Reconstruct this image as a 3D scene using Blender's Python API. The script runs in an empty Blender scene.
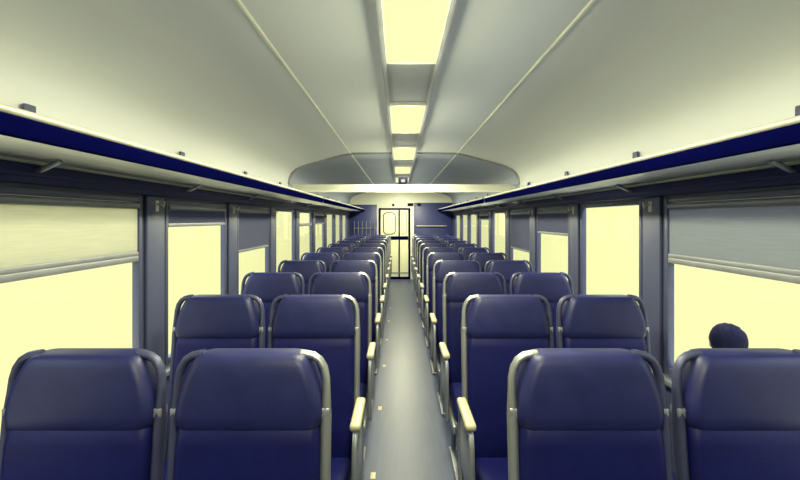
import bpy, bmesh, math, random
from mathutils import Vector, Matrix
random.seed(7)
S = bpy.context.scene
COL = S.collection
PI = math.pi
EYE = 1.63          # camera height
F_PX = 430.0        # focal length in pixels of an 800 px wide frame
CAMX = -0.06
HALF = 1.40         # carriage half width
END = 11.70         # end wall
BACK = -1.20        # wall behind the camera

# ------------------------------------------------------------------ materials
def new_mat(name):
    m = bpy.data.materials.new(name); m.use_nodes = True
    nt = m.node_tree; nt.nodes.clear()
    out = nt.nodes.new('ShaderNodeOutputMaterial')
    return m, nt, out

def pbr(name, col, rough=0.5, metal=0.0, spec=0.5, var=0.08, scale=12.0, bump=0.0, bscale=80.0, stretch=None, rvar=0.05):
    m, nt, out = new_mat(name)
    b = nt.nodes.new('ShaderNodeBsdfPrincipled')
    nt.links.new(b.outputs[0], out.inputs[0])
    tc = nt.nodes.new('ShaderNodeTexCoord')
    vec = tc.outputs['Object']
    if stretch:
        mp = nt.nodes.new('ShaderNodeMapping'); mp.inputs['Scale'].default_value = stretch
        nt.links.new(vec, mp.inputs[0]); vec = mp.outputs[0]
    nz = nt.nodes.new('ShaderNodeTexNoise'); nz.inputs['Scale'].default_value = scale
    nz.inputs['Detail'].default_value = 4
    nt.links.new(vec, nz.inputs['Vector'])
    r = nt.nodes.new('ShaderNodeValToRGB')
    lo = [max(0, c*(1-var)) for c in col]; hi = [min(1, c*(1+var)) for c in col]
    r.color_ramp.elements[0].color = (*lo, 1); r.color_ramp.elements[0].position = .3
    r.color_ramp.elements[1].color = (*hi, 1); r.color_ramp.elements[1].position = .7
    nt.links.new(nz.outputs[0], r.inputs[0]); nt.links.new(r.outputs[0], b.inputs['Base Color'])
    mr = nt.nodes.new('ShaderNodeMapRange')
    mr.inputs['To Min'].default_value = max(.02, rough-rvar); mr.inputs['To Max'].default_value = min(1, rough+rvar)
    nt.links.new(nz.outputs[0], mr.inputs[0]); nt.links.new(mr.outputs[0], b.inputs['Roughness'])
    b.inputs['Metallic'].default_value = metal
    b.inputs['Specular IOR Level'].default_value = spec
    if bump > 0:
        n2 = nt.nodes.new('ShaderNodeTexNoise'); n2.inputs['Scale'].default_value = bscale
        nt.links.new(vec, n2.inputs['Vector'])
        bp = nt.nodes.new('ShaderNodeBump'); bp.inputs['Strength'].default_value = bump; bp.inputs['Distance'].default_value = .004
        nt.links.new(n2.outputs[0], bp.inputs['Height']); nt.links.new(bp.outputs[0], b.inputs['Normal'])
    return m

def emit_mat(name, col, strength):
    m, nt, out = new_mat(name)
    e = nt.nodes.new('ShaderNodeEmission'); e.inputs[0].default_value = (*col, 1); e.inputs[1].default_value = strength
    nt.links.new(e.outputs[0], out.inputs[0]); return m

def glass_mat(name):
    m, nt, out = new_mat(name)
    t = nt.nodes.new('ShaderNodeBsdfTransparent'); t.inputs[0].default_value = (.97, .98, .97, 1)
    g = nt.nodes.new('ShaderNodeBsdfGlossy'); g.inputs['Roughness'].default_value = .03
    fr = nt.nodes.new('ShaderNodeFresnel'); fr.inputs[0].default_value = 1.45
    mx = nt.nodes.new('ShaderNodeMixShader')
    geo = nt.nodes.new('ShaderNodeNewGeometry')
    # the pane does not bend light, so both faces take the outside reflectance
    sw = nt.nodes.new('ShaderNodeMath'); sw.operation = 'MULTIPLY'
    inv = nt.nodes.new('ShaderNodeMath'); inv.operation = 'SUBTRACT'; inv.inputs[0].default_value = 1
    nt.links.new(geo.outputs['Backfacing'], inv.inputs[1]); nt.links.new(fr.outputs[0], sw.inputs[0]); nt.links.new(inv.outputs[0], sw.inputs[1])
    nt.links.new(sw.outputs[0], mx.inputs[0]); nt.links.new(t.outputs[0], mx.inputs[1]); nt.links.new(g.outputs[0], mx.inputs[2])
    nt.links.new(mx.outputs[0], out.inputs[0]); return m

def cloth_mat(name, col, trans, tcol):
    m, nt, out = new_mat(name)
    tc = nt.nodes.new('ShaderNodeTexCoord'); mp = nt.nodes.new('ShaderNodeMapping'); mp.inputs['Scale'].default_value = (1, 2, 60)
    nt.links.new(tc.outputs['Object'], mp.inputs[0])
    nz = nt.nodes.new('ShaderNodeTexNoise'); nz.inputs['Scale'].default_value = 3; nt.links.new(mp.outputs[0], nz.inputs['Vector'])
    def ramp(c):
        r = nt.nodes.new('ShaderNodeValToRGB')
        r.color_ramp.elements[0].color = (*[x*.85 for x in c], 1); r.color_ramp.elements[1].color = (*[min(1, x*1.1) for x in c], 1)
        nt.links.new(nz.outputs[0], r.inputs[0]); return r
    d = nt.nodes.new('ShaderNodeBsdfDiffuse'); nt.links.new(ramp(col).outputs[0], d.inputs[0])
    t = nt.nodes.new('ShaderNodeBsdfTranslucent'); nt.links.new(ramp(tcol).outputs[0], t.inputs[0])
    mx = nt.nodes.new('ShaderNodeMixShader'); mx.inputs[0].default_value = trans
    nt.links.new(d.outputs[0], mx.inputs[1]); nt.links.new(t.outputs[0], mx.inputs[2]); nt.links.new(mx.outputs[0], out.inputs[0])
    return m

M = dict(
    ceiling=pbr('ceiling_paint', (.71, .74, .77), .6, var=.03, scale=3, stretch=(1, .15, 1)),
    ceiling_far_dim=pbr('ceiling_paint_dim', (.33, .37, .48), .6, var=.03, scale=3),  # darker copy of the ceiling paint, weaker far light put into the colour
    channel=pbr('channel_grey', (.36, .38, .42), .85, spec=.1, var=.03),
    white=pbr('white_enamel', (.85, .86, .74), .35, var=.02),
    wall=pbr('wall_laminate', (.073, .083, .165), .45, var=.06, scale=5, stretch=(1, 1, .2)),
    floor=pbr('floor_linoleum', (.056, .067, .125), .36, spec=.28, var=.14, scale=9, stretch=(3, .4, 1), bump=.05, bscale=60),
    leather=pbr('navy_leatherette', (.0035, .005, .066), .52, spec=.22, var=.12, scale=14, bump=.12, bscale=220),
    leather_head_lit=pbr('navy_leatherette_headrest_lit', (.012, .015, .082), .46, spec=.36, var=.12, scale=14, bump=.12, bscale=220),  # paler than the backrest, light on the headrests put into the colour
    shell=pbr('navy_shell', (.006, .0075, .085), .5, spec=.2, var=.1),
    alu=pbr('brushed_aluminium', (.36, .38, .39), .40, metal=.75, var=.06, scale=20, stretch=(1, 1, .2)),
    alu_pale=pbr('pale_anodised', (.60, .60, .52), .42, metal=.35, var=.04),
    tube_dark=pbr('dark_tube', (.05, .055, .12), .45, metal=.3, var=.08),  # darker tone for all tubes except the aisle-side ones
    cream=pbr('cream_plastic', (.42, .40, .26), .38, var=.05),
    steel=pbr('grey_steel', (.30, .315, .36), .45, metal=.5, var=.08),
    dark=pbr('dark_blue_rubber', (.0015, .002, .040), .85, spec=.0, var=.1),
    rack_under=pbr('rack_panel', (.78, .79, .74), .25, metal=.0, var=.05, stretch=(3, .3, 1)),
    lintel=pbr('pelmet_dark', (.022, .025, .11), .5, spec=.2, var=.1),
    frame=pbr('window_frame_metal', (.075, .085, .165), .4, metal=.2, var=.06),
    blue=pbr('blue_laminate', (.040, .050, .20), .42, var=.08),
    door=pbr('door_enamel', (.92, .92, .62), .4, var=.02),
    black=pbr('black_plastic', (.003, .003, .02), .6, spec=.1, var=.1),
    diff=emit_mat('lamp_diffuser', (1.0, 1.0, .52), 1.0),
    glow=emit_mat('indicator_glow', (1.0, 1.0, .55), .9),
    glass=glass_mat('window_glass'),
    blind_pale=cloth_mat('pale_blind', (.55, .55, .48), .62, (.70, .69, .55)),
    blind_grey=cloth_mat('grey_blind', (.33, .36, .40), .5, (.36, .38, .44)),
    blind_dark=cloth_mat('dark_blind', (.12, .13, .22), .25, (.14, .14, .26)),
    skin=pbr('skin', (.55, .42, .34), .5, var=.05),
    hair=pbr('dark_hair', (.006, .006, .02), .85, spec=.1, var=.2, scale=40, stretch=(8, 1, 1)),
    jumper=pbr('navy_jumper', (.03, .035, .13), .85, var=.15, scale=60),
    trousers=pbr('dark_trousers', (.03, .03, .08), .85, var=.15, scale=60),
)

# ------------------------------------------------------------------ mesh builder
class MB:
    def __init__(s): s.bm = bmesh.new()
    def box(s, x0, x1, y0, y1, z0, z1, bev=0.0, seg=2):
        vs = [s.bm.verts.new((x, y, z)) for x in (x0, x1) for y in (y0, y1) for z in (z0, z1)]
        idx = [(0, 1, 3, 2), (4, 6, 7, 5), (0, 4, 5, 1), (2, 3, 7, 6), (0, 2, 6, 4), (1, 5, 7, 3)]
        fs = [s.bm.faces.new([vs[i] for i in q]) for q in idx]
        if bev > 0:
            es = list({e for f in fs for e in f.edges})
            bmesh.ops.bevel(s.bm, geom=es, offset=bev, segments=seg, profile=.5, affect='EDGES')
        return s
    def tube(s, pts, r, n=10, sx=1.0, closed=False):
        pts = [Vector(p) for p in pts]; rs = r if isinstance(r, (list, tuple)) else [r]*len(pts)
        rings = []; up = None
        for i, p in enumerate(pts):
            a = pts[i-1] if (i > 0 or closed) else pts[i]
            b = pts[(i+1) % len(pts)] if (i < len(pts)-1 or closed) else pts[i]
            t = (b-a).normalized()
            if up is None:
                ref = Vector((0, 1, 0)) if abs(t.y) < .9 else Vector((1, 0, 0))
                u = (ref - t*ref.dot(t)).normalized()
            else:
                u = (up - t*up.dot(t)).normalized()
            up = u; v = t.cross(u)
            rings.append([s.bm.verts.new(p + (u*math.cos(k*2*PI/n)*sx + v*math.sin(k*2*PI/n))*rs[i]) for k in range(n)])
        m = len(rings)
        for i in range(m if closed else m-1):
            A, B = rings[i], rings[(i+1) % m]
            for k in range(n):
                s.bm.faces.new((A[k], A[(k+1) % n], B[(k+1) % n], B[k]))
        if not closed:
            s.bm.faces.new(list(reversed(rings[0]))); s.bm.faces.new(rings[-1])
        return s
    def loft(s, secs, n=6):
        # secs: (z, cx, cy, hx, hy, corner radius)
        rings = []
        for z, cx, cy, hx, hy, rr in secs:
            rr = min(rr, hx*.99, hy*.99); ring = []
            for q, (sx, sy) in enumerate(((1, 1), (-1, 1), (-1, -1), (1, -1))):
                for k in range(n):
                    a = q*PI/2 + k*(PI/2)/(n-1)
                    ring.append(s.bm.verts.new((cx+sx*(hx-rr)+rr*math.cos(a), cy+sy*(hy-rr)+rr*math.sin(a), z)))
            rings.append(ring)
        L = len(rings[0])
        for A, B in zip(rings, rings[1:]):
            for k in range(L):
                s.bm.faces.new((A[k], A[(k+1) % L], B[(k+1) % L], B[k]))
        s.bm.faces.new(list(reversed(rings[0]))); s.bm.faces.new(rings[-1])
        return s
    def extrude_y(s, prof, y0, y1):
        # closed polygon (x,z) swept along y
        A = [s.bm.verts.new((x, y0, z)) for x, z in prof]; B = [s.bm.verts.new((x, y1, z)) for x, z in prof]
        n = len(prof)
        for k in range(n): s.bm.faces.new((A[k], A[(k+1) % n], B[(k+1) % n], B[k]))
        s.bm.faces.new(list(reversed(A))); s.bm.faces.new(B)
        return s
    def ball(s, c, r, sc=(1, 1, 1), seg=16):
        g = bmesh.ops.create_uvsphere(s.bm, u_segments=seg, v_segments=seg//2+2, radius=r)
        for v in g['verts']:
            v.co = Vector((v.co.x*sc[0], v.co.y*sc[1], v.co.z*sc[2])) + Vector(c)
        return s
    def build(s, name, mat, parent=None, smooth=True, angle=40):
        bmesh.ops.recalc_face_normals(s.bm, faces=s.bm.faces[:])
        me = bpy.data.meshes.new(name); s.bm.to_mesh(me); s.bm.free()
        me.materials.append(mat)
        if smooth:
            for p in me.polygons: p.use_smooth = True
            try: me.set_sharp_from_angle(angle=math.radians(angle))
            except Exception: pass
        o = bpy.data.objects.new(name, me); COL.objects.link(o)
        if parent: o.parent = parent
        return o

def thing(name, label, cat, loc=(0, 0, 0), group=None):
    o = bpy.data.objects.new(name, None); COL.objects.link(o); o.empty_display_size = .1
    o.location = loc; o['label'] = label; o['category'] = cat
    if group: o['group'] = group
    return o
def tag(o, label, cat, group=None):
    o['label'] = label; o['category'] = cat
    if group: o['group'] = group
    return o
def struct(o, label=None, cat=None):
    o['kind'] = 'structure'
    if label: o['label'] = label
    if cat: o['category'] = cat
    return o
def copy_tree(o, parent=None):
    kids = list(o.children)
    c = o.copy(); COL.objects.link(c)
    if parent: c.parent = parent
    for ch in kids: copy_tree(ch, c)
    return c

ORD = ['first', 'second', 'third', 'fourth', 'fifth', 'sixth', 'seventh', 'eighth', 'ninth', 'tenth', 'eleventh', 'twelfth']

# ------------------------------------------------------------------ shell of the carriage
WIN_W, WIN_P = .87, 1.09
WZ0, WZ1 = .80, 1.745
L_START = [1.36 + WIN_P*k for k in range(-1, 9)]
R_START = [1.48 + WIN_P*k for k in range(-1, 9)]

o = MB().box(-HALF-.06, HALF+.06, BACK, END+.06, -.06, 0).build('floor', M['floor']); struct(o, 'grey glossy linoleum aisle floor running to the end door', 'floor')

def side_wall(sgn, starts, name, label):
    x0, x1 = sorted((sgn*HALF, sgn*(HALF+.03)))
    mb = MB()
    mb.box(x0, x1, BACK, END, 0, WZ0)
    mb.box(x0, x1, BACK, END, WZ1, EYE+.20)
    y = BACK
    for st in starts:
        mb.box(x0, x1, y, st, WZ0, WZ1); y = st+WIN_W
    mb.box(x0, x1, y, END, WZ0, WZ1)
    o = mb.build(name, M['wall'], smooth=False); struct(o, label, 'wall')
side_wall(-1, L_START, 'wall_left', 'grey panelled window wall on the left side of the aisle')
side_wall(1, R_START, 'wall_right', 'grey panelled window wall on the right side of the aisle')

# pillar covers between the windows (raised vertical panels)
def ceil_profile(off=0.0):
    base = [(0, .805), (.62, .80), (.76, .775), (.89, .74), (1.02, .703), (1.14, .672), (1.24, .640), (1.31, .605), (1.36, .56), (1.39, .50), (1.40, .42), (1.40, .20)]
    P = [Vector((x, 0, EYE+h)) for x, h in base]
    out = []
    for i, p in enumerate(P):
        a = P[max(0, i-1)]; b = P[min(len(P)-1, i+1)]
        t = (b-a).normalized(); n = Vector((-t.z, 0, t.x))   # outward / upward
        if n.z < 0 and i < 6: n = -n
        q = p + n*off
        out.append((q.x, q.z))
    return out
def ceiling_piece(y0, y1, mat, name, label, cat='ceiling'):
    inn = ceil_profile(0); outp = ceil_profile(.05)
    half = inn + list(reversed(outp))
    full_in = [(-x, z) for x, z in reversed(inn)] + inn[1:]
    full_out = [(-x, z) for x, z in reversed(outp)] + outp[1:]
    mb = MB()
    bm = mb.bm
    rows = []
    for y in (y0, y1):
        rows.append(([bm.verts.new((x, y, z)) for x, z in full_in], [bm.verts.new((x, y, z)) for x, z in full_out]))
    n = len(full_in)
    for k in range(n-1):
        bm.faces.new((rows[0][0][k], rows[0][0][k+1], rows[1][0][k+1], rows[1][0][k]))
        bm.faces.new((rows[0][1][k+1], rows[0][1][k], rows[1][1][k], rows[1][1][k+1]))
        for r in (0, 1):
            bm.faces.new((rows[r][0][k], rows[r][0][k+1], rows[r][1][k+1], rows[r][1][k]))
    for k in (0, n-1):
        bm.faces.new((rows[0][0][k], rows[1][0][k], rows[1][1][k], rows[0][1][k]))
    o = mb.build(name, mat, angle=60); struct(o, label, cat); return o
RIB = 5.20
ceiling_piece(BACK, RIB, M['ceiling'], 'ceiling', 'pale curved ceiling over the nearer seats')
ceiling_piece(RIB, END+.06, M['ceiling_far_dim'], 'ceiling', 'curved ceiling beyond the arched rib, its dimness painted in')

# arched rib where the painted-in dimness of the ceiling starts
inn = ceil_profile(0)[:-1]; low = ceil_profile(-.022)[:-1]
def arch(y0, y1, mat):
    mb = MB(); bm = mb.bm
    for sgn in (-1, 1):
        rows = []
        for y in (y0, y1):
            a = [bm.verts.new((sgn*x, y, z)) for x, z in inn]; b = [bm.verts.new((sgn*x, y, z)) for x, z in low]
            rows.append((a, b))
        n = len(inn)
        for k in range(n-1):
            for q in ((rows[0][0][k], rows[0][0][k+1], rows[0][1][k+1], rows[0][1][k]), (rows[1][0][k], rows[1][0][k+1], rows[1][1][k+1], rows[1][1][k]),
                      (rows[0][1][k], rows[0][1][k+1], rows[1][1][k+1], rows[1][1][k])):
                bm.faces.new(q)
    return mb.build('trim_1', mat)
struct(arch(RIB-.02, RIB+.03, M['steel']), 'thin arched rib across the ceiling above the cross beam', 'trim')

# cross beam below the arch
mb = MB(); mb.box(-HALF, HALF, 5.36, 5.46, EYE+.345, EYE+.432, .010); mb.box(-HALF, HALF, 5.350, 5.362, EYE+.335, EYE+.352)
o = mb.build('beam', M['white']); struct(o, 'pale cross beam spanning the carriage below the arch', 'beam')

# white ceiling strips
for i, sx in enumerate((-1, 1)):
    mb = MB(); mb.box(sx*.645-.007, sx*.645+.007, BACK, END, EYE+.786, EYE+.801, .003)
    struct(mb.build('trim_%d' % (2+i), M['white']), 'thin white strip along the ceiling, %s of the lamps' % ('left' if sx < 0 else 'right'), 'trim')

# central lamp channel
mb = MB(); mb.box(-.125, .125, BACK, END, EYE+.785, EYE+.802)
for sx in (-1, 1): mb.box(sx*.135-.010, sx*.135+.010, BACK, END, EYE+.762, EYE+.802, .003)
struct(mb.build('trim_4', M['channel']), 'grey channel along the middle of the ceiling holding the lamps', 'trim')

# end wall and back wall
o = MB().box(-HALF-.06, HALF+.06, END, END+.06, 0, EYE+.86).build('wall_end', M['white']); struct(o, 'pale end wall around and above the end door', 'wall')
MB().box(-HALF, -.66, END-.03, END, 0, 2.02, .004).build('panel', M['blue'], o)
MB().box(.345, HALF, END-.03, END, 0, 2.07, .004).build('panel', M['blue'], o)
o = MB().box(-HALF-.06, HALF+.06, BACK-.06, BACK, 0, EYE+.86).build('wall_back', M['wall']); struct(o, 'wall behind the viewer', 'wall')

# dark pelmets over the windows, sills, baseboards
for i, sx in enumerate((-1, 1)):
    side = 'left' if sx < 0 else 'right'
    a, b = sorted((sx*(HALF-.045), sx*HALF))
    mb = MB(); mb.box(a, b, BACK, END-.05, WZ1+.01, EYE+.195, .006)
    a2, b2 = sorted((sx*(HALF-.06), sx*(HALF-.045)))
    mb.box(a2, b2, BACK, END-.05, WZ1+.035, WZ1+.05, .003)
    struct(mb.build('trim_%d' % (5+i), M['lintel']), 'dark pelmet rail over the %s windows below the luggage rack' % side, 'trim')
    a, b = sorted((sx*(HALF-.05), sx*HALF))
    mb = MB(); mb.box(a, b, BACK, END-.05, WZ0-.05, WZ0-.02, .006)
    struct(mb.build('trim_%d' % (7+i), M['steel']), 'grey ledge under the %s windows' % side, 'trim')
    a, b = sorted((sx*(HALF-.02), sx*HALF))
    mb = MB(); mb.box(a, b, BACK, END-.05, 0, .12, .004)
    struct(mb.build('baseboard_%s' % side, M['steel']), 'grey kick board along the %s wall' % side, 'baseboard')

# ------------------------------------------------------------------ windows, blinds, coat hooks
transoms = {(-1, 1): 1.435, (1, 1): 1.415, (-1, 5): 1.55}
blinds = {(-1, 1): (1.46, 'blind_pale', 'pale translucent roller blind lowered to the bar of the nearest left window'),
          (-1, 2): (1.60, 'blind_dark', 'dark roller blind pulled down a little, second left window'),
          (-1, 3): (1.365, 'blind_dark', 'dark roller blind pulled halfway down, third left window'),
          (-1, 6): (1.56, 'blind_dark', 'dark short roller blind on sixth left window'),
          (1, 1): (1.44, 'blind_grey', 'grey translucent roller blind lowered to the bar of the nearest right window'),
          (1, 3): (1.50, 'blind_dark', 'dark roller blind pulled a third down, third right window'),
          (1, 4): (1.27, 'blind_dark', 'dark roller blind pulled well below the middle, fourth right window'),
          (1, 6): (1.63, 'blind_dark', 'dark roller blind barely lowered on sixth right window')}
wn = 0
for sgn, starts, side in ((-1, L_START, 'left'), (1, R_START, 'right')):
    for k, st in enumerate(starts):
        wn += 1
        xi, xo = sgn*(HALF-.012), sgn*(HALF+.028)
        a, b = sorted((xi, xo))
        en = st+WIN_W
        mb = MB(); t = .030
        mb.box(a, b, st, st+t, WZ0, WZ1, .006); mb.box(a, b, en-t, en, WZ0, WZ1, .006)
        mb.box(a, b, st+t, en-t, WZ0, WZ0+t, .006); mb.box(a, b, st+t, en-t, WZ1-t, WZ1, .006)
        w = mb.build('window_%d' % wn, M['frame'])
        nm = ORD[k-1] if k > 0 else 'hindmost'
        struct(w, '%s %s window with grey metal frame, counted from the viewer' % (nm, side), 'window')
        ga, gb = sorted((sgn*(HALF+.018), sgn*(HALF+.024)))
        MB().box(ga, gb, st+t, en-t, WZ0+t, WZ1-t).build('pane', M['glass'], w, smooth=False)
        if (sgn, k) in transoms:
            zt = transoms[(sgn, k)]
            ta, tb = sorted((sgn*(HALF-.01), sgn*(HALF+.035)))
            mb = MB(); mb.box(ta, tb, st+t, en-t, zt-.022, zt+.008, .004); mb.box(ta, tb, st+t, en-t, zt+.013, zt+.022, .003)
            mb.build('transom', M['steel'], w)
        if (sgn, k) in blinds:
            zb, mat, lab = blinds[(sgn, k)]
            r = thing('roller_blind', lab, 'blind', (0, (st+en)/2, 0), 'roller blinds in the windows')
            hw = WIN_W/2-t-.004
            xc = sgn*(HALF-.002)
            fa, fb = sorted((xc-.001, xc+.002))
            MB().box(fa, fb, -hw, hw, zb, WZ1-.05).build('blind_fabric', M[mat], r, smooth=False)
            MB().tube([(xc, -hw, WZ1-.048), (xc, hw, WZ1-.048)], .017, 12).build('roller', M['steel'], r)
            MB().box(xc-.009, xc+.009, -hw, hw, zb-.018, zb+.004, .003).build('bottom_bar', M['steel'], r)
        # pillar cover after this window, with a coat hook
        nxt = starts[k+1] if k+1 < len(starts) else None
        if nxt and nxt - en > .2:
            pc = (en+nxt)/2
            pa, pb = sorted((sgn*(HALF-.022), sgn*HALF))
            struct(MB().box(pa, pb, pc-.085, pc+.085, WZ0-.02, WZ1+.01, .008).build('pillar', M['wall']),
                   'raised pillar cover after the %s %s window' % (nm, side), 'pillar')
            if k > 0:
                h = thing('coat_hook', 'small pale coat hook on the pillar after the %s %s window' % (nm, side), 'hook', (sgn*(HALF-.018), pc, 1.70), 'coat hooks on the window pillars')
                pa, pb = sorted((0, -sgn*.008))
                MB().box(pa, pb, -.016, .016, -.03, .03, .003).build('plate', M['alu_pale'], h)
                MB().tube([(-sgn*.006, 0, .012), (-sgn*.03, 0, .008), (-sgn*.042, 0, -.006), (-sgn*.045, 0, .012), (-sgn*.046, 0, .026)], .005, 8).build('prong', M['alu_pale'], h)

# ------------------------------------------------------------------ luggage racks
def rack(sgn, y0, y1, label):
    t = thing('luggage_rack', label, 'luggage rack', (0, y0, 0), 'luggage racks above the windows')
    L = y1-y0
    xf = sgn*1.0
    a, b = sorted((xf+sgn*.02, sgn*(HALF-.002)))
    MB().box(a, b, 0, L, EYE+.212, EYE+.228, .003).build('shelf_panel', M['rack_under'], t)
    a, b = sorted((xf, xf+sgn*.028))
    mb = MB(); mb.box(a, b, 0, L, EYE+.203, EYE+.256, .008)
    mb.build('front_lip', M['dark'], t)
    MB().tube([(xf+sgn*.014, 0, EYE+.266), (xf+sgn*.014, L, EYE+.266)], .0115, 14).build('front_rail', M['alu_pale'], t)
    mb = MB()
    for i in range(5):
        x = xf+sgn*(.07+.07*i); mb.tube([(x, 0, EYE+.240), (x, L, EYE+.240)], .008, 8)
    mb.build('luggage_bars', M['alu'], t)
    n = max(2, int(round(L/1.09)))
    for i in range(n):
        y = (i+.5)*L/n
        mb = MB()
        # curved bracket under the shelf, from wall to lip
        P = [(sgn*(HALF-.004), y, EYE+.16), (sgn*(HALF-.06), y, EYE+.175), (sgn*(HALF-.13), y, EYE+.208)]
        mb.tube(P, .010, 8)
        mb.build('bracket', M['steel'], t)
        c = sgn*1.385
        ba, bb = sorted((c-.008, c+.008))
        MB().box(ba, bb, y-.025, y+.025, EYE+.235, EYE+.41, .005).build('wall_bracket', M['frame'], t)
    return t
rack(-1, BACK+.02, 5.345, 'long luggage rack over the nearer left windows with dark lip')
rack(1, BACK+.02, 5.345, 'long luggage rack over the nearer right windows with bright rail')
rack(-1, 5.475, END-.04, 'luggage rack over the far left windows beyond the cross beam')
rack(1, 5.475, END-.04, 'luggage rack over the far right windows beyond the cross beam')

# ------------------------------------------------------------------ ceiling lamps
LAMP_P, LAMP_L = 1.71, .94
lamp_label = ['nearest and largest glowing ceiling lamp, cut by the top of the picture', 'second glowing ceiling lamp from the viewer',
              'third glowing ceiling lamp, at the arched rib', 'fourth glowing ceiling lamp, just beyond the arched rib', 'fifth ceiling lamp, glimpsed just above the dark monitor box',
              'last ceiling lamp before the end wall']
proto = None
for k in range(6):
    y = 1.18 + LAMP_P*k
    if proto is None:
        t = thing('ceiling_lamp', '', 'lamp', (0, y, EYE+.785), 'ceiling lamps in the middle channel')
        mb = MB(); mb.box(-.124, -.116, 0, LAMP_L, -.022, 0); mb.box(.116, .124, 0, LAMP_L, -.022, 0)
        mb.box(-.116, .116, 0, .012, -.022, 0); mb.box(-.116, .116, LAMP_L-.012, LAMP_L, -.022, 0)
        mb.build('lamp_frame', M['white'], t)
        MB().box(-.116, .116, .012, LAMP_L-.012, -.020, -.002, .003).build('diffuser', M['diff'], t)
        proto = t
    else:
        t = copy_tree(proto); t.location = (0, y, EYE+.785)
    t['label'] = lamp_label[k]
LAMP_ON = [1.0, 1.0, 1.0, 1.0, .5, .6, 1.5]
A_W, P_W = 50.0, 1.5
for k in range(-1, 6):
    y = 1.18 + LAMP_P*k + LAMP_L/2
    l = bpy.data.lights.new('lamp_light', 'AREA'); l.shape = 'RECTANGLE'; l.size = .22; l.size_y = .9
    l.energy = LAMP_ON[k+1]*A_W; l.color = (1.0, .97, .62)
    lo = bpy.data.objects.new('lamp_light', l); COL.objects.link(lo); lo.location = (0, y, EYE+.745)
    for j in range(4):      # the bulging diffuser also throws light sideways
        l = bpy.data.lights.new('lamp_side_light', 'POINT'); l.energy = LAMP_ON[k+1]*P_W; l.color = (1.0, .97, .62); l.shadow_soft_size = .05
        lo = bpy.data.objects.new('lamp_side_light', l); COL.objects.link(lo); lo.location = (0, y+(j-1.5)*.24, EYE+.70)

# ------------------------------------------------------------------ seats
def yb(z): return .09*(1.23-z)/.83
def make_seat(sg, arm=True):
    """sg = +1: armrest on -x. The seat is modelled facing +y and turned to face the viewer when placed."""
    t = thing('train_seat', '', 'seat', (0, 0, 0))
    # back cushion and shell
    secs = []
    for z, hx, hy in ((.40, .19, .02), (.405, .205, .032), (.43, .214, .040), (.60, .219, .042), (.80, .220, .042), (.98, .219, .040), (1.03, .214, .035), (1.045, .20, .02)):
        secs.append((z, 0, yb(z)-.045, hx, hy, .03))
    MB().loft(secs).build('backrest', M['leather'], t)
    secs = []
    for z, hx, hy in ((1.015, .195, .025), (1.02, .212, .043), (1.035, .221, .053), (1.065, .224, .057), (1.11, .218, .058), (1.15, .207, .057), (1.18, .195, .055), (1.20, .185, .053), (1.215, .176, .049), (1.225, .167, .043), (1.23, .155, .033)):
        secs.append((z, 0, yb(z)-.055, hx, hy, .035))
    MB().loft(secs, 7).build('headrest', M['leather_head_lit'], t)
    # tube frames with the hoop at the top corner
    for s in (-1, 1):
        pts = []
        for x, z in ((.232, .34), (.232, .60), (.232, .85), (.232, 1.05), (.232, 1.12), (.230, 1.155), (.223, 1.185), (.209, 1.207), (.190, 1.219), (.166, 1.224), (.150, 1.226)):
            pts.append((s*x, yb(z)-.05, z))
        rr = [.017]*4 + [.0125]*7
        fr = MB().tube(pts, rr, 12, sx=1.25).build('tube_frame', M['alu'] if (arm and s == -sg) else M['tube_dark'], t)
        mb = MB(); z = 1.06
        mb.box(s*.224-.020, s*.224+.020, yb(z)-.072, yb(z)-.03, z-.016, z+.016, .006)
        mb.build('clasp', M['steel'], fr)
    # seat cushion
    mb = MB(); mb.box(-.222, .222, .10, .57, .385, .485, .035, 4)
    mb.build('seat_cushion', M['leather'], t)
    # seat frame
    mb = MB()
    for s in (-1, 1): mb.box(s*.232-.012, s*.232+.012, .04, .56, .335, .385, .008)
    mb.box(-.22, .22, .10, .16, .345, .384, .006); mb.box(-.22, .22, .46, .52, .345, .384, .006)
    mb.build('seat_frame', M['alu'], t)
    for s in (-1, 1):
        mb = MB(); mb.tube([(s*.185, .13, .345), (s*.185, .13, .02)], .018, 10); mb.tube([(s*.185, .49, .345), (s*.185, .49, .02)], .018, 10)
        mb.box(s*.185-.03, s*.185+.03, .09, .53, 0, .022, .006)
        mb.build('leg', M['steel'], t)
    # armrest on the aisle side: padded top, front post, side rail
    if arm:
        ax = -sg*.262
        loop = MB(); loop.tube([(ax, .045, .60), (ax, .055, .68), (ax, .085, .712), (ax, .16, .722), (ax, .30, .722), (ax, .355, .705), (ax, .375, .66), (ax, .385, .55), (ax, .395, .42), (ax, .395, .35)], .013, 10)
        loop.tube([(ax, .045, .61), (ax, .06, .48), (ax, .075, .35)], .013, 10)
        ar = loop.build('armrest', M['alu'], t)
        mb = MB(); mb.box(ax-.025, ax+.025, .07, .365, .722, .756, .014, 3)
        mb.build('armrest_pad', M['cream'], ar)
        MB().box(ax-.006, ax+.006, .075, .385, .42, .66, .004).build('side_panel', M['steel'], ar)
    for ch in t.children_recursive: ch.data.transform(Matrix.Diagonal((.957, 1, 1, 1)))
    return t
ROW0, ROWP = 1.354, .946
protos = {(1, 'aisle'): make_seat(-1), (-1, 'aisle'): make_seat(1), (1, 'window'): make_seat(-1, False), (-1, 'window'): make_seat(1, False)}   # turned round, so the sides swap
used = set()
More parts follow.
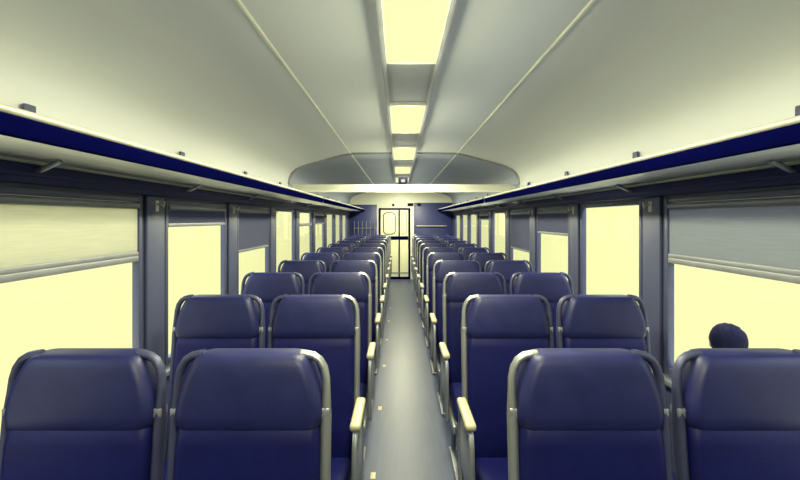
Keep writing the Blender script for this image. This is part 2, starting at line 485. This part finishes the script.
for k in range(11):
    for sg in (-1, 1):
        for pos, xc in (('aisle', .498), ('window', .990)):
            p = protos[(sg, pos)]
            o = copy_tree(p) if (sg, pos) in used else p
            used.add((sg, pos))
            o.location = (sg*xc, ROW0-.11+ROWP*k, 0); o.rotation_euler = (0, 0, PI)
            o['label'] = 'navy high-backed %s seat, %s row from the viewer, %s of the aisle' % (pos, ORD[k], 'left' if sg < 0 else 'right')
            o['group'] = 'rows of navy train seats'

# ------------------------------------------------------------------ end door and fittings
ZD = 1.925
mb = MB()
mb.box(-.605, -.560, END-.055, END-.005, 0, ZD, .006); mb.box(.195, .245, END-.055, END-.005, 0, ZD, .006); mb.box(-.56, .195, END-.055, END-.005, ZD-.045, ZD, .006)
mb.box(-.56, .195, END-.055, END-.005, 0, .06, .006)
d = mb.build('door_1', M['dark']); struct(d, 'pale end door in a dark frame at the far end of the aisle', 'door')
lf = MB().box(-.558, -.075, END-.042, END-.012, .065, ZD-.05, .004).build('door_leaf', M['door'], d)
lf2 = MB().box(-.035, .19, END-.042, END-.012, .065, ZD-.05, .004).build('door_leaf', M['door'], d)
MB().box(-.075, -.035, END-.05, END-.015, .065, ZD-.05, .004).build('meeting_stile', M['dark'], d)
def rr_path(x0, x1, z0, z1, r, y, n=6):
    P = []
    for q, (cx, cz) in enumerate(((x1-r, z1-r), (x0+r, z1-r), (x0+r, z0+r), (x1-r, z0+r))):
        for k in range(n+1):
            a = q*PI/2+k*PI/2/n; P.append((cx+r*math.cos(a), y, cz+r*math.sin(a)))
    return P
MB().tube(rr_path(-.485, -.16, 1.22, 1.80, .10, END-.044), .012, 8, closed=True).build('window_seal', M['dark'], lf)
MB().tube(rr_path(.02, .14, 1.23, 1.80, .05, END-.044), .009, 8, closed=True).build('window_seal', M['steel'], lf2)
MB().box(-.555, .19, END-.062, END-.04, 1.07, 1.165, .006).build('push_bar', M['dark'], d)
MB().box(-.555, .19, END-.056, END-.04, .16, .185, .004).build('kick_strip', M['steel'], d)
o = MB().box(.250, .345, END-.05, END-.002, 0, 1.93, .006).build('trim_9', M['white']); struct(o, 'white post beside the end door', 'trim')
# grab rail on the right panel
g = thing('grab_rail', 'pale horizontal grab rail on the blue panel right of the end door', 'rail', (.42, END-.03, 1.44))
MB().tube([(0, -.045, 0), (.80, -.045, 0)], .016, 10).build('bar', M['alu_pale'], g)
for x in (.02, .78): MB().tube([(x, 0, 0), (x, -.045, 0)], .012, 10).build('mount', M['alu_pale'], g)
# coat rail with upright bars on the left panel
g = thing('luggage_guard', 'rail with upright metal bars against the blue panel left of the end door', 'rail', (-1.30, END-.03, 1.18))
MB().tube([(0, -.05, .20), (.60, -.05, .20)], .010, 8).build('bar', M['steel'], g)
for i in range(6):
    x = .03+.108*i; MB().tube([(x, -.05, 0), (x, -.05, .40)], .008, 8).build('upright', M['alu'], g)
for x in (.0, .60): MB().tube([(x, 0, .20), (x, -.05, .20)], .010, 8).build('mount', M['steel'], g)
s_ = thing('sign_plate', 'wide small black sign plate above the end door post', 'sign', (.2525, END-.001, 2.02), 'black plates over the end door')
MB().box(-.08, .08, -.02, 0, -.04, .04, .004).build('plate', M['black'], s_)
s2 = thing('sign_plate', 'square small black sign plate, the one farther from the door', 'sign', (.485, END-.031, 2.02), 'black plates over the end door')
MB().box(-.05, .05, -.02, 0, -.04, .04, .004).build('plate', M['black'], s2)
tag(MB().tube([(-.22, END-.001, 2.01), (-.22, END-.03, 2.01)], .035, 16).build('ceiling_sensor', M['black']), 'small round black sensor centred above the end door', 'sensor')

# camera-like box standing on the cross beam
b = thing('monitor_box', 'small dark box with bright screen on top of the cross beam', 'monitor', (-.01, 5.40, EYE+.432))
MB().box(-.058, .058, -.035, .035, 0, .095, .005).build('case', M['black'], b)
MB().box(-.022, .024, -.038, -.034, .028, .062, .001).build('screen', M['glow'], b)

# small pale patches on the floor by the left edge of the aisle
for k, y in enumerate((2.73, 3.70, 4.77, 5.80, 6.87, 7.87)):
    o = MB().box(-.016, .016, -.035, .035, 0, .003, .001).build('floor_patch', M['cream'])
    o.location = (-.225, y, 0)
    tag(o, 'small pale patch on the aisle floor beside the left seats, %s from the viewer' % ORD[k], 'marker', 'pale patches along the aisle')

# ------------------------------------------------------------------ platform outside and the person standing on it
o = MB().box(1.62, 3.3, -1.0, 9.0, -.90, -.72, .01).build('platform_slab', M['white']); struct(o, 'pale platform slab outside the right windows', 'platform')
def make_person(loc, rz):
    t = thing('person', 'dark-haired person standing outside, crown showing at the foot of the nearest right window', 'person', loc)
    t.rotation_euler = (0, 0, rz)
    V, E = [], []
    def add(p, r, prev=None):
        V.append((p[0], p[1], p[2], r)); i = len(V)-1
        if prev is not None: E.append((prev, i))
        return i
    hip = add((0, 0, .92), .125)
    waist = add((0, .005, 1.06), .112, hip); chest = add((0, 0, 1.24), .135, waist); top = add((0, -.005, 1.37), .095, chest)
    neck = add((0, 0, 1.46), .050, top); h0 = add((0, .018, 1.52), .062, neck); h1 = add((0, .012, 1.60), .084, h0); h2 = add((0, .004, 1.645), .068, h1)
    nose = add((0, .108, 1.575), .016, h1)
    for s in (-1, 1):
        k = add((s*.095, 0, .84), .090, hip); kn = add((s*.10, .012, .48), .058, k); an = add((s*.105, -.01, .10), .038, kn); add((s*.115, .13, .035), .034, an)
        sh = add((s*.165, -.005, 1.355), .058, top); el = add((s*.215, -.02, 1.08), .042, sh); wr = add((s*.225, .05, .85), .027, el)
        pm = add((s*.222, .070, .775), .030, wr)
        for dy, L in ((-.026, .062), (-.009, .074), (.009, .080), (.026, .070)):
            a = add((s*.222, .074+dy, .742), .0095, pm); b_ = add((s*.216, .080+dy, .742-L*.5), .009, a); add((s*.204, .084+dy, .742-L), .008, b_)
        a = add((s*.205, .104, .785), .011, pm); add((s*.196, .118, .748), .009, a)
    def skinify(o, radii, root=0):
        sm = o.modifiers.new('skin', 'SKIN'); sm.use_smooth_shade = True
        if not len(o.data.skin_vertices):
            bpy.context.view_layer.objects.active = o
            bpy.ops.mesh.customdata_skin_add()
        d_ = o.data.skin_vertices[0].data
        for i, r in enumerate(radii):
            d_[i].radius = (r, r); d_[i].use_root = (i == root)
        ss = o.modifiers.new('sub', 'SUBSURF'); ss.levels = 1; ss.render_levels = 2
    def chain(name, pts, edges, mat):
        me = bpy.data.meshes.new(name); me.from_pydata([c[0] for c in pts], edges, []); me.materials.append(mat)
        o = bpy.data.objects.new(name, me); COL.objects.link(o); o.parent = t; skinify(o, [c[1] for c in pts]); return o
    chain('body', [((v[0], v[1], v[2]), v[3]) for v in V], E, M['skin'])
    ch = [((0, 0, .90), .142), ((0, .005, 1.06), .130), ((0, 0, 1.24), .152), ((0, -.005, 1.385), .105)]; ed = [(0, 1), (1, 2), (2, 3)]
    for s in (-1, 1):
        n = len(ch); ch += [((s*.165, -.005, 1.355), .070), ((s*.215, -.02, 1.08), .054), ((s*.225, .045, .865), .040)]; ed += [(3, n), (n, n+1), (n+1, n+2)]
    chain('jumper', ch, ed, M['jumper'])
    ch = [((0, 0, .90), .132)]; ed = []
    for s in (-1, 1):
        n = len(ch); ch += [((s*.095, 0, .84), .100), ((s*.10, .012, .48), .070), ((s*.105, -.005, .09), .056)]; ed += [(0, n), (n, n+1), (n+1, n+2)]
    chain('trousers', ch, ed, M['trousers'])
    for s in (-1, 1):
        MB().ball((s*.112, .055, .042), .052, (.9, 2.4, .8)).build('shoe', M['black'], t)
        MB().ball((s*.034, .086, 1.60), .012).build('eye', M['white'], t)
        MB().ball((s*.086, .005, 1.58), .03, (.35, .7, 1.0)).build('ear', M['skin'], t)
    MB().ball((0, .086, 1.535), .02, (1.2, .4, .3)).build('mouth', M['skin'], t)
    mb = MB(); mb.ball((0, -.004, 1.605), .108, (.90, 1.02, .96), 24)
    for v in mb.bm.verts:
        if v.co.y > .045 and v.co.z < 1.645: v.co.y = .04
        v.co += Vector((random.uniform(-1, 1), random.uniform(-1, 1), random.uniform(-1, 1)))*.003
    mb.build('hair', M['hair'], t)
    return t
make_person((1.96, 2.64, -.72), -.5)

# ------------------------------------------------------------------ sky
w = bpy.data.worlds.new('sky'); S.world = w; w.use_nodes = True
nt = w.node_tree; nt.nodes.clear()
out = nt.nodes.new('ShaderNodeOutputWorld'); bg = nt.nodes.new('ShaderNodeBackground')
tc = nt.nodes.new('ShaderNodeTexCoord'); sp = nt.nodes.new('ShaderNodeSeparateXYZ'); rp = nt.nodes.new('ShaderNodeValToRGB')
mr = nt.nodes.new('ShaderNodeMapRange'); mr.inputs['From Min'].default_value = -1; mr.inputs['From Max'].default_value = 1
nt.links.new(tc.outputs['Generated'], sp.inputs[0]); nt.links.new(sp.outputs['Z'], mr.inputs[0]); nt.links.new(mr.outputs[0], rp.inputs[0])
cr = rp.color_ramp
cr.elements[0].position = 0.0; cr.elements[0].color = (1.2, 1.2, .56, 1)
cr.elements[1].position = 1.0; cr.elements[1].color = (4.6, 5.1, 6.0, 1)
cr.elements[0].color = (4.0, 4.0, 2.6, 1)
e = cr.elements.new(.29); e.color = (4.0, 4.0, 2.6, 1)  # bright band added below the view to lift rack undersides and coves
e = cr.elements.new(.33); e.color = (1.2, 1.2, .56, 1)
e = cr.elements.new(.62); e.color = (1.2, 1.2, .56, 1)
e = cr.elements.new(.72); e.color = (4.6, 5.1, 6.0, 1)  # bluish overhead glow, out of view, added to tint the shadows
nt.links.new(rp.outputs[0], bg.inputs[0]); bg.inputs[1].default_value = 1.0
nt.links.new(bg.outputs[0], out.inputs[0])

# ------------------------------------------------------------------ camera and view
cam = bpy.data.cameras.new('camera'); co = bpy.data.objects.new('camera', cam); COL.objects.link(co)
co.location = (CAMX, 0, EYE); co.rotation_euler = (PI/2, 0, 0)
cam.sensor_width = 36; cam.sensor_fit = 'HORIZONTAL'; cam.lens = F_PX/800*36
cam.shift_x = 1/800; cam.shift_y = -21/800
cam.clip_start = .02; cam.clip_end = 200
S.camera = co
S.view_settings.view_transform = 'Standard'; S.view_settings.look = 'None'; S.view_settings.gamma = 1
S.view_settings.use_curve_mapping = False; S.view_settings.exposure = 0.0
S.cycles.use_denoising = True
S.cycles.max_bounces = 12; S.cycles.diffuse_bounces = 6; S.cycles.transparent_max_bounces = 16
S.cycles.caustics_reflective = False; S.cycles.caustics_refractive = False
